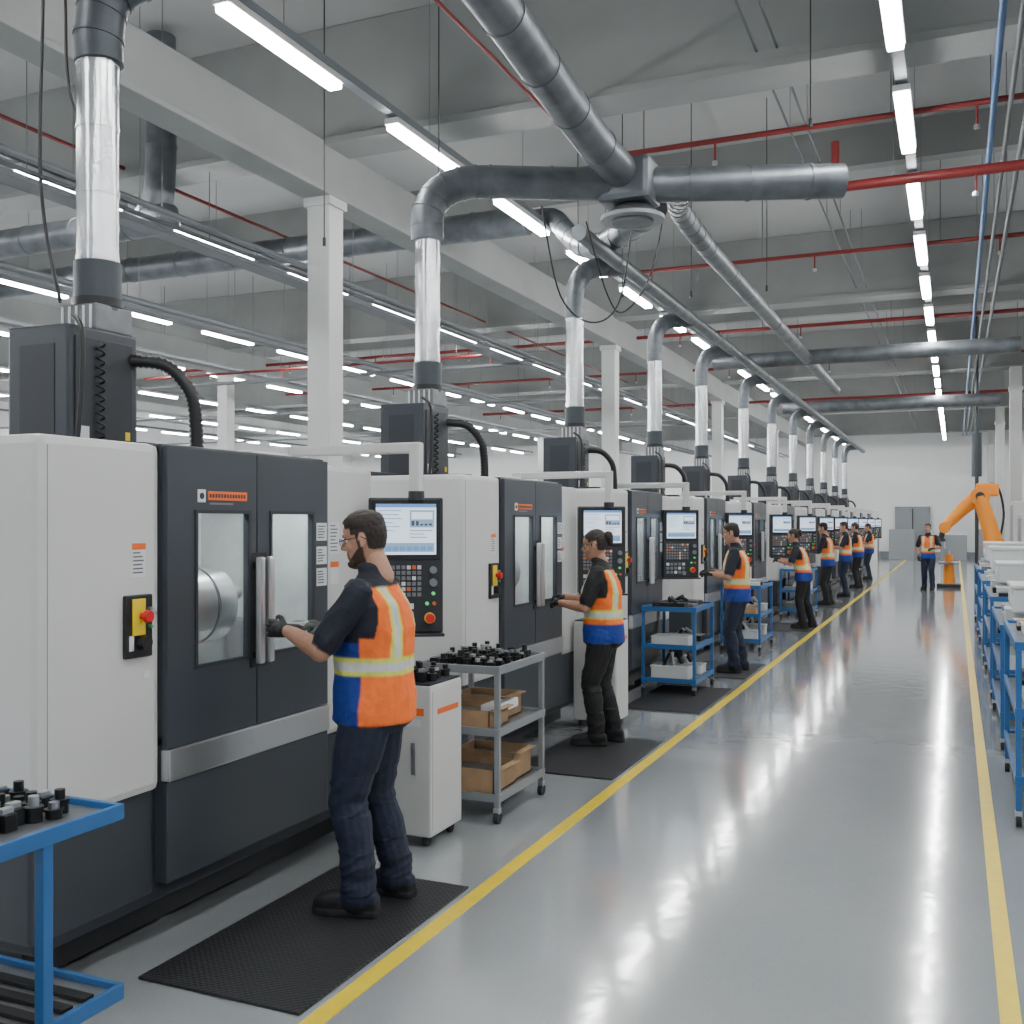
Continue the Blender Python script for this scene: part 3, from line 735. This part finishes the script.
def hand_mesh(wrist, d, nrm, side, curl, vox, sc=1.):
    d = V(d).normalized(); nrm = V(nrm); nrm = (nrm-d*nrm.dot(d)).normalized(); w = d.cross(nrm)*side
    wrist = V(wrist); p = PB()
    p.capsule(wrist-d*.05, wrist+d*.015, .034*sc, .029*sc, 14, .85, nrm)
    for o, l in ((-.028, .078), (-.009, .084), (.010, .086), (.027, .082)):
        p.capsule(wrist+w*o*.6*sc+d*.012, wrist+(w*o+d*l)*sc, .0155*sc, .0125*sc, 10)
    p.ell(wrist+d*.048*sc, (.03*sc, .03*sc, .03*sc))
    for o, l0, L in ((-.030, .078, .058), (-.010, .084, .070), (.010, .087, .076), (.029, .082, .068)):
        q = wrist+(w*o+d*l0)*sc; ang = 0; dd = d.copy()
        segs = (.45, .32, .25); rs = (.0105, .0095, .0085, .0072)
        for j in range(3):
            ang += curl[j]; dd = d*math.cos(ang)-nrm*math.sin(ang)+w*o*.8; dd.normalize()
            q2 = q+dd*L*segs[j]*sc*1.05; p.capsule(q, q2, rs[j]*sc, rs[j+1]*sc, 10); q = q2
    q = wrist+(d*.028+w*.026-nrm*.004)*sc
    for j, (dv, L, r0, r1) in enumerate(((d*.6+w*.6-nrm*.45, .034, .0145, .012), (d*.85+w*.15-nrm*.65, .03, .012, .0105), (d*.8-w*.15-nrm*.75, .024, .0105, .008))):
        q2 = q+dv.normalized()*L*sc; p.capsule(q, q2, r0*sc, r1*sc, 10); q = q2
    return p.remesh(vox, 1)
def rid(q): return 1-2*abs(noise.noise(q))

def person(name, loc, heading, H=1.77, vox=.0075, female=False, sleeve='short', wl=(.34, .16, 1.2), wr=(.34, -.16, 1.2),
           hl=None, hr=None, feet=((0, .11, 5), (-.03, -.11, -5)), lean=.0, head=(0, 0), hair='short', beard=False, glasses=False,
           skin=M_skin, vest='hem', trou=M_trou, gl=M_glove, gr=M_glove, seed=0, curl=(.5, .7, .5), poleL=(-.3, .6, -1), poleR=(-.3, -.6, -1), shirt=M_navy, hoff=0, bd_=1.1, bw=1.05, bl=1.05, hx=.022):
    k = H/1.77; root = empty(name, loc, heading)
    W = (.90 if female else 1.)*bw
    LN = lambda z: lean*max(0, (z-.95)/.5)**1.1
    p = PB()
    S = [(.80, .085, .12), (.828, .112, .155), (.85, .127, .172), (.95, .125, .170), (1.05, .118, .160), (1.15, .119, .162), (1.26, .123, .172), (1.36, .114, .182), (1.42, .094, .172), (1.45, .082, .135), (1.475, .070, .088), (1.50, .062, .068), (1.53, .060, .062), (1.545, .050, .052)]
    rings = []
    for z, d, w in S:
        w *= W; r = []
        d *= bd_ if z < 1.3 else 1+(bd_-1)*(.6 if z < 1.4 else .3)
        if z > 1.46: w /= bw
        if female and 1.2 < z < 1.3: d += .008
        cx = LN(z)+(-.006 if z > 1.3 else 0)+(.012 if z > 1.5 else 0)
        for j in range(28):
            t = 2*math.pi*j/28; c, s_ = math.cos(t), math.sin(t); ex = .85
            r.append(V((cx+d*math.copysign(abs(c)**ex, c), w*math.copysign(abs(s_)**ex, s_), z)))
        rings.append(r)
    p.loft(rings)
    p.ell((0, 0, .87), (.112*bl, .150*bl, .11))
    knees = []
    for sgn, ft in ((1, feet[0]), (-1, feet[1])):
        hip = V((0, sgn*.085, .90)); ank = V((ft[0], ft[1], .09)); kn, _ = ik(hip, ank, .41, .415, (1, 0, .05)); knees.append((hip, kn, ank))
        p.capsule(hip, kn.lerp(hip, .5), .102*bl, .090*bl); p.capsule(kn.lerp(hip, .5), kn, .090*bl, .070*bl)
        mid = kn.lerp(ank, .35)+V((-.012, 0, 0)); p.capsule(kn, mid, .070*bl, .070*bl); p.capsule(mid, ank+V((-.004, 0, .04)), .070*bl, .060*bl); p.capsule(ank+V((0, 0, .06)), ank+V((.004, 0, -.012)), .062*bl, .065*bl, 14)
        a = math.radians(ft[2]); fd = V((math.cos(a), math.sin(a), 0)); sd = V((-math.sin(a), math.cos(a), 0)); R = []
        for x, hw, top in ((-.092, .022, .05), (-.083, .036, .085), (-.04, .043, .11), (.0, .044, .115), (.05, .046, .105), (.10, .052, .088), (.15, .053, .078), (.185, .045, .068), (.208, .026, .048)):
            r = []
            for j in range(16):
                t = 2*math.pi*j/16; c, s_ = math.cos(t), math.sin(t)
                r.append(V((ank.x, ank.y, 0))+fd*x+sd*hw*math.copysign(abs(c)**.6, c)+V((0, 0, top/2+.012+top/2*math.copysign(abs(s_)**.7, s_))))
            R.append(r)
        p.loft(R)
        R = []
        for x, hw in ((-.096, .030), (-.085, .042), (-.03, .047), (.04, .048), (.10, .056), (.16, .056), (.20, .042), (.214, .024)):
            R.append([V((ank.x, ank.y, 0))+fd*x+sd*hw*a_+V((0, 0, b_)) for a_, b_ in ((1, .0), (1, .026), (0, .028), (-1, .026), (-1, .0), (0, -.001))])
        p.loft(R)
    arms = []
    for sgn, wt, pole in ((1, wl, poleL), (-1, wr, poleR)):
        sh = V((LN(1.42), sgn*.178*W, 1.420)); el, wr_ = ik(sh, wt, .295, .262, pole); arms.append((sh, el, wr_))
        p.capsule((LN(1.40), sgn*.11*W, 1.400), sh, .066, .062); p.capsule(sh, el, .060*(.92 if female else 1), .049*(.9 if female else 1))
        if sleeve == 'short':
            e2 = sh.lerp(el, .80); p.capsule(sh, e2, .066, .063)
            m_ = el.lerp(wr_, .3); p.capsule(el, m_, .044, .045); p.capsule(m_, wr_, .045, .030)
        else: p.capsule(el, wr_, .052, .038)
    for i, v in enumerate(p.v): p.v[i] = (v[0]*k, v[1]*k, v[2]*k)
    me = p.remesh(vox*k, 2)
    co_ = getco(me); no = getno(me)
    (shL, elL, wL), (shR, elR, wR) = arms
    C = co_.copy()/k
    skinm = np.zeros(len(C), bool)
    x, y, z = C[:, 0], C[:, 1], C[:, 2]
    lnz = lean*np.maximum(0, (z-.95)/.5)**1.1; xf = x-lnz
    tors = (np.sqrt((xf/(.125*bd_))**2+(y/(.178*W))**2)-1)*.14
    mats = [M_orange, M_blue_f, M_refl, M_hvy, shirt, skin, trou, M_shoe]
    idx = np.zeros(len(C), dtype=np.int32)
    ay = np.abs(y)
    if vest == 'main':
        fr = xf > .0
        idx[fr & (z < 1.09)] = 1
        idx[fr & (z >= 1.09) & (z < 1.20) & (ay > .08)] = 1
        idx[fr & (z >= 1.20) & (ay > .12)] = 4
        sz = 1.095
    else:
        idx[z < 1.0] = 1; sz = 1.08
    s1 = (z > sz-.040) & (z < sz+.040); idx[s1] = 3; idx[(z > sz-.020) & (z < sz+.020)] = 2
    s2 = (ay > .075) & (ay < .135) & (z > sz+.04) & (idx == 0); idx[s2] = 3; idx[s2 & (ay > .09) & (ay < .12)] = 2
    idx[(ay > .160*W) & (z > 1.22)] = 4
    idx[(z > 1.445)] = 4
    idx[(z > 1.40) & (xf > .045) & (ay < (z-1.40)*1.2)] = 4
    for sh, el, w in ((shL, elL, wL), (shR, elR, wR)):
        d1, t1 = segd(C, sh, el); d2, t2 = segd(C, el, w)
        ar = (np.minimum(d1-.065, d2-.048) < tors) & ((d1 < .090) | (d2 < .078))
        up = ar & (d1 <= d2+.008); idx[up & (t1 > .16)] = 4
        fo = ar & ~up; idx[fo] = 5 if sleeve == 'short' else 4
        if sleeve == 'short': idx[up & (t1 > .97)] = 5; skinm |= (fo | (up & (t1 > .97)))
    notarm = np.ones(len(C), bool)
    for sh, el, w in ((shL, elL, wL), (shR, elR, wR)):
        d2, _ = segd(C, el, w); notarm &= d2 > .06
    idx[(z < .845) & notarm] = 6
    for hip, kn, ank in knees:
        r = np.hypot(x-ank.x, y-ank.y)
        idx[(r < .26) & (z < .060) & (np.abs(y-ank.y) < .12)] = 7
        idx[(r < .26) & (r > .078*bl) & (z < .13) & (x > ank.x) & (np.abs(y-ank.y) < .09)] = 7
    dye(me, idx, mats, 1)
    for i in range(len(co_)):
        if skinm[i]: continue
        v = co_[i]; z_ = v[2]/k
        if z_ < .10: continue
        if z_ < .845:
            fr = 15 if (z_ < .28 or .44 < z_ < .62) else 5
            n_ = noise.noise(V((v[0]*6+seed, v[1]*6, v[2]*fr)))*1.0+.8*rid(V((v[0]*8+seed+v[2]*3, v[1]*8, v[2]*(fr+3)+v[0]*10)))-.3
            a_ = .0085 if fr > 10 else .007
        elif idx[i] == 4 and z_ < 1.45:
            n_ = rid(V((v[0]*9+seed, v[1]*9, v[2]*11+v[0]*10)))-.4; a_ = .008
        else:
            q = V((v[0]*6+seed, v[1]*6, v[2]*5)); n_ = noise.noise(q)*1.1+.7*rid(V((v[0]*8+v[2]*5+seed, v[1]*9, v[2]*6-v[0]*6)))-.25; a_ = .009
        co_[i] = v+no[i]*n_*a_
    me.vertices.foreach_set('co', co_.ravel()); me.update()
    me.materials.clear(); me.materials.append(M_cloth)
    place('body', me, root)
    for sgn, w, el, hd, g, nm in ((1, wL, elL, hl, gl, 'left_hand'), (-1, wR, elR, hr, gr, 'right_hand')):
        d, nrm = hd if hd else ((w-el).normalized(), V((0, .35*sgn, 1)))
        hm = hand_mesh(w*k, d, nrm, sgn, curl, .0032 if vox < .008 else .005, k*(.92 if female else 1.05))
        hm.materials.append(g); place(nm, hm, root)
    p = PB(); hv = .003 if vox < .008 else .006
    HS = [(-.004, .070, .0, .018), (.004, .086, -.022, .034), (.02, .092, -.05, .047), (.04, .089, -.068, .056), (.06, .088, -.078, .062), (.08, .087, -.088, .066), (.10, .086, -.096, .070), (.12, .080, -.101, .073), (.135, .082, -.103, .075), (.15, .090, -.103, .076), (.17, .089, -.101, .076), (.19, .080, -.095, .071), (.21, .062, -.080, .060), (.225, .038, -.055, .041), (.234, .012, -.022, .018)]
    R = []
    for z_, f, bk, hw in HS:
        r = []
        for j in range(32):
            t = 2*math.pi*j/32; c, s_ = math.cos(t), math.sin(t); mid = (f+bk)/2*.35; ex = .88 if z_ > .05 else .95
            xx = mid+(f-mid)*abs(c)**ex if c >= 0 else mid-(mid-bk)*abs(c)**ex
            r.append(V((xx, hw*math.copysign(abs(s_)**ex, s_), z_)))
        R.append(r)
    p.loft(R)
    p.capsule((-.022, 0, .05), (-.045, 0, -.065), .052 if not female else .044, .055 if not female else .047, 18)
    p.capsule((.086, 0, .130), (.110, 0, .096), .0065, .0105, 10); p.capsule((.096, .011, .089), (.096, -.011, .089), .0085, .0085, 10)
    p.capsule((.085, .017, .060), (.085, -.017, .060), .0075, .0075, 8); p.capsule((.084, .014, .049), (.084, -.014, .049), .0085, .0085, 8)
    p.capsule((.080, 0, .018), (.080, 0, .020), .018, .018, 10)
    p.capsule((.078, .048, .146), (.086, .012, .143), .008, .007, 8); p.capsule((.078, -.048, .146), (.086, -.012, .143), .008, .007, 8)
    for sg in (1, -1):
        p.ell((.058, sg*.045, .096), (.022, .018, .022))
        Me = Matrix.Rotation(math.radians(20*sg), 3, 'Z') @ Matrix.Rotation(math.radians(-10), 3, 'Y')
        p.ell((-.012, sg*.081, .112), (.019, .0075, .033), 14, Me)
    if hair == 'bun':
        p.ell((-.02, 0, .150), (.094, .084, .096)); p.ell((-.125, 0, .172), (.038, .036, .036)); p.capsule((-.13, 0, .16), (-.135, .0, .10), .03, .018)
    hm = p.remesh(hv, 1)
    C = getco(hm); no = getno(hm)
    x, y, z = C[:, 0], C[:, 1], C[:, 2]
    def is_hair(x, y, z):
        ay = np.abs(y); ear = (ay > .0765) & (x > -.036) & (x < .014) & (z > .076) & (z < .150)
        h = (z > .196); h |= (x < .058) & (z > .175); h |= (x < .036) & (z > .145) & (ay > .05); h |= (x < .016) & (x > -.004) & (z > .11) & (ay > .06)
        h |= (x < -.030) & (z > .055+.6*np.maximum(0, x+.06)) & (z > .062); h |= (x < -.012) & (z > .13)
        return h & ~ear
    def is_beard(x, y, z):
        ay = np.abs(y); top = .030+np.clip((.085-x)*.75, 0, .055)
        bd = (z < top) & (z > -.014) & (x > -.004) & ((x > .03) | (ay > .03) | (z > -.01))
        bd |= (x < .014) & (x > -.006) & (z < .115) & (z > .0) & (ay > .06)
        bd |= (x > .078) & (z > .066) & (z < .077) & (ay < .032)
        bd |= (x > .070) & (ay > .026) & (ay < .038) & (z < .072) & (z > .02)
        return bd
    fi = np.zeros(len(C), dtype=np.int32)
    hh = is_hair(x, y, z); off = np.zeros(len(C))
    if beard: fi[is_beard(x, y, z)] = 3
    fi[(x > .084) & (np.abs(y) < .022) & (z > .044) & (z < .064)] = 2
    fi[hh] = 1
    dye(hm, fi, (skin, M_hair, M_lip, M_beard), 1)
    for i in np.nonzero(hh)[0]:
        t_ = .004
        if hair == 'short': t_ += .012*min(1, max(0, (z[i]-.165)/.04))
        off[i] = t_+.002*noise.noise(V((x[i]*60, y[i]*60, z[i]*60)))
    if beard:
        bb = is_beard(x, y, z) & ~hh
        for i in np.nonzero(bb)[0]: off[i] = .003+.002*noise.noise(V((x[i]*90, y[i]*90, z[i]*90)))
    eyem = (x > .062) & (z > .116) & (z < .134) & (np.abs(y) > .018) & (np.abs(y) < .046); off[eyem] = -.005
    C2 = C+no*off[:, None]
    hm.vertices.foreach_set('co', (C2*k).astype(np.float32).ravel()); hm.materials.clear(); hm.materials.append(M_headm)
    hm.update()
    Hd = place('head', hm, root, ((LN(1.55)+hx)*k, hoff, 1.535*k)); Hd.rotation_euler = (0, math.radians(head[1]), math.radians(head[0]))
    b = MB()
    for sg in (1, -1):
        b.ball((.066*k, sg*.031*k, .125*k), .0135*k, M_eye, 12); b.ball((.0765*k, sg*.031*k, .124*k), .0058*k, M_iris, 10, (.6, 1, 1))
        b.sweep([(.084*k, sg*.016*k, .146*k), (.088*k, sg*.030*k, .152*k), (.076*k, sg*.052*k, .148*k)], .0038*k, M_hair, 6)
        b.sweep([(.080*k, sg*.018*k, .132*k), (.083*k, sg*.031*k, .134*k), (.074*k, sg*.045*k, .131*k)], .0022*k, M_hair, 6)
    if glasses:
        for sg in (1, -1):
            pts = []
            for j in range(17):
                t = 2*math.pi*j/16; pts.append(((.104-.007*(.5+.5*math.cos(t)))*k, sg*(.036+.026*math.cos(t))*k, (.122+.018*math.sin(t))*k))
            b.sweep(pts, .0015*k, M_black, 6)
            b.add(pts[:16], [list(range(16))], M_clear)
            b.sweep([(.096*k, sg*.062*k, .128*k), (.06*k, sg*.079*k, .129*k), (-.012*k, sg*.086*k, .128*k), (-.035*k, sg*.084*k, .112*k)], .0024*k, M_black, 6)
        b.sweep([(.104*k, .011*k, .126*k), (.108*k, 0, .128*k), (.104*k, -.011*k, .126*k)], .002*k, M_black, 6)
    b.obj('eyes_and_brows', Hd)
    return root

FX = math.pi
man = person('machine_operator_man', (-2.415, 4.03, .013), FX+.19, 1.78, .0052, beard=True, glasses=True, vest='main', sleeve='short',
             wl=(.375, .105, 1.240), wr=(.315, -.16, 1.230), hl=((1, -.10, .10), (.05, 1, .1)), hr=((.76, .60, .15), (-.3, -.2, 1)),
             feet=((.03, .12, 0), (-.05, -.15, -12)), head=(2, 12), gr=M_gloveg, seed=1, curl=(.75, .9, .6), lean=.01, bd_=1.45, bw=1.10, bl=1.20, hx=.012)
b = MB(); b.box(.375, .455, -.13, -.05, 1.250, 1.270, M_bin, .005); b.box(.385, .435, -.12, -.06, 1.270, 1.272, M_ink); b.box(.355, .375, -.10, -.08, 1.230, 1.255, M_grn, .003)
b.obj('handheld_gauge', man)
wom = person('machine_operator_woman', (-2.53, 7.69, .013), FX+.15, 1.67, .0070, female=True, hair='bun', glasses=True, sleeve='short', skin=M_skin2,
       wl=(.34, .12, 1.17), wr=(.36, -.12, 1.20), feet=((.05, .10, 5), (-.06, -.12, -8)), head=(0, 10), trou=M_blackf, shirt=M_blackf, seed=2, lean=.03, curl=(.6, .7, .5), bd_=1.32, bw=1.12, bl=1.12)
person('machine_operator_man', (-2.33, 12.03, .013), FX+.1, 1.72, .009, wl=(.30, .14, 1.17), wr=(.34, -.14, 1.18), feet=((.03, .13, 5), (-.04, -.15, -5)), head=(0, 12), seed=3, lean=.02, bd_=1.3, bl=1.14)
person('machine_operator_woman', (-2.28, 17.4, .013), FX, 1.62, .011, female=True, hair='bun', wl=(.42, .15, 1.20), wr=(.44, -.14, 1.22), feet=((.0, .14, 5), (-.12, -.12, -5)), head=(0, 10), trou=M_blackf, seed=4, lean=.12, bd_=1.2)
for i, (x, y, h, ln) in enumerate(((-2.45, 22.4, 1.72, .05), (-2.36, 25.2, 1.75, .0), (-2.36, 28.6, 1.72, .04), (-2.4, 33, 1.7, 0))):
    person('machine_operator_man', (x, y, .013 if i == 0 else 0), FX+(.2 if i % 2 else -.1), h, .014, wl=(.36, .15, 1.18), wr=(.34, -.14, 1.15), head=(0, 8), trou=M_trou if i % 2 else M_blackf, seed=5+i, lean=ln, sleeve='short' if i % 2 else 'long', bd_=1.2)
person('aisle_worker', (-.63, 28.5, 0), -math.pi/2-.2, 1.70, .014, wl=(.22, .16, 1.12), wr=(.05, -.24, .90), head=(0, 5), seed=12, feet=((.06, .12, 5), (-.10, -.12, -5)))

# ------------------------------------------------------------------ world
w = bpy.data.worlds.new('world'); SC.world = w; w.use_nodes = True
w.node_tree.nodes['Background'].inputs[0].default_value = (.85, .92, 1, 1); w.node_tree.nodes['Background'].inputs[1].default_value = .55
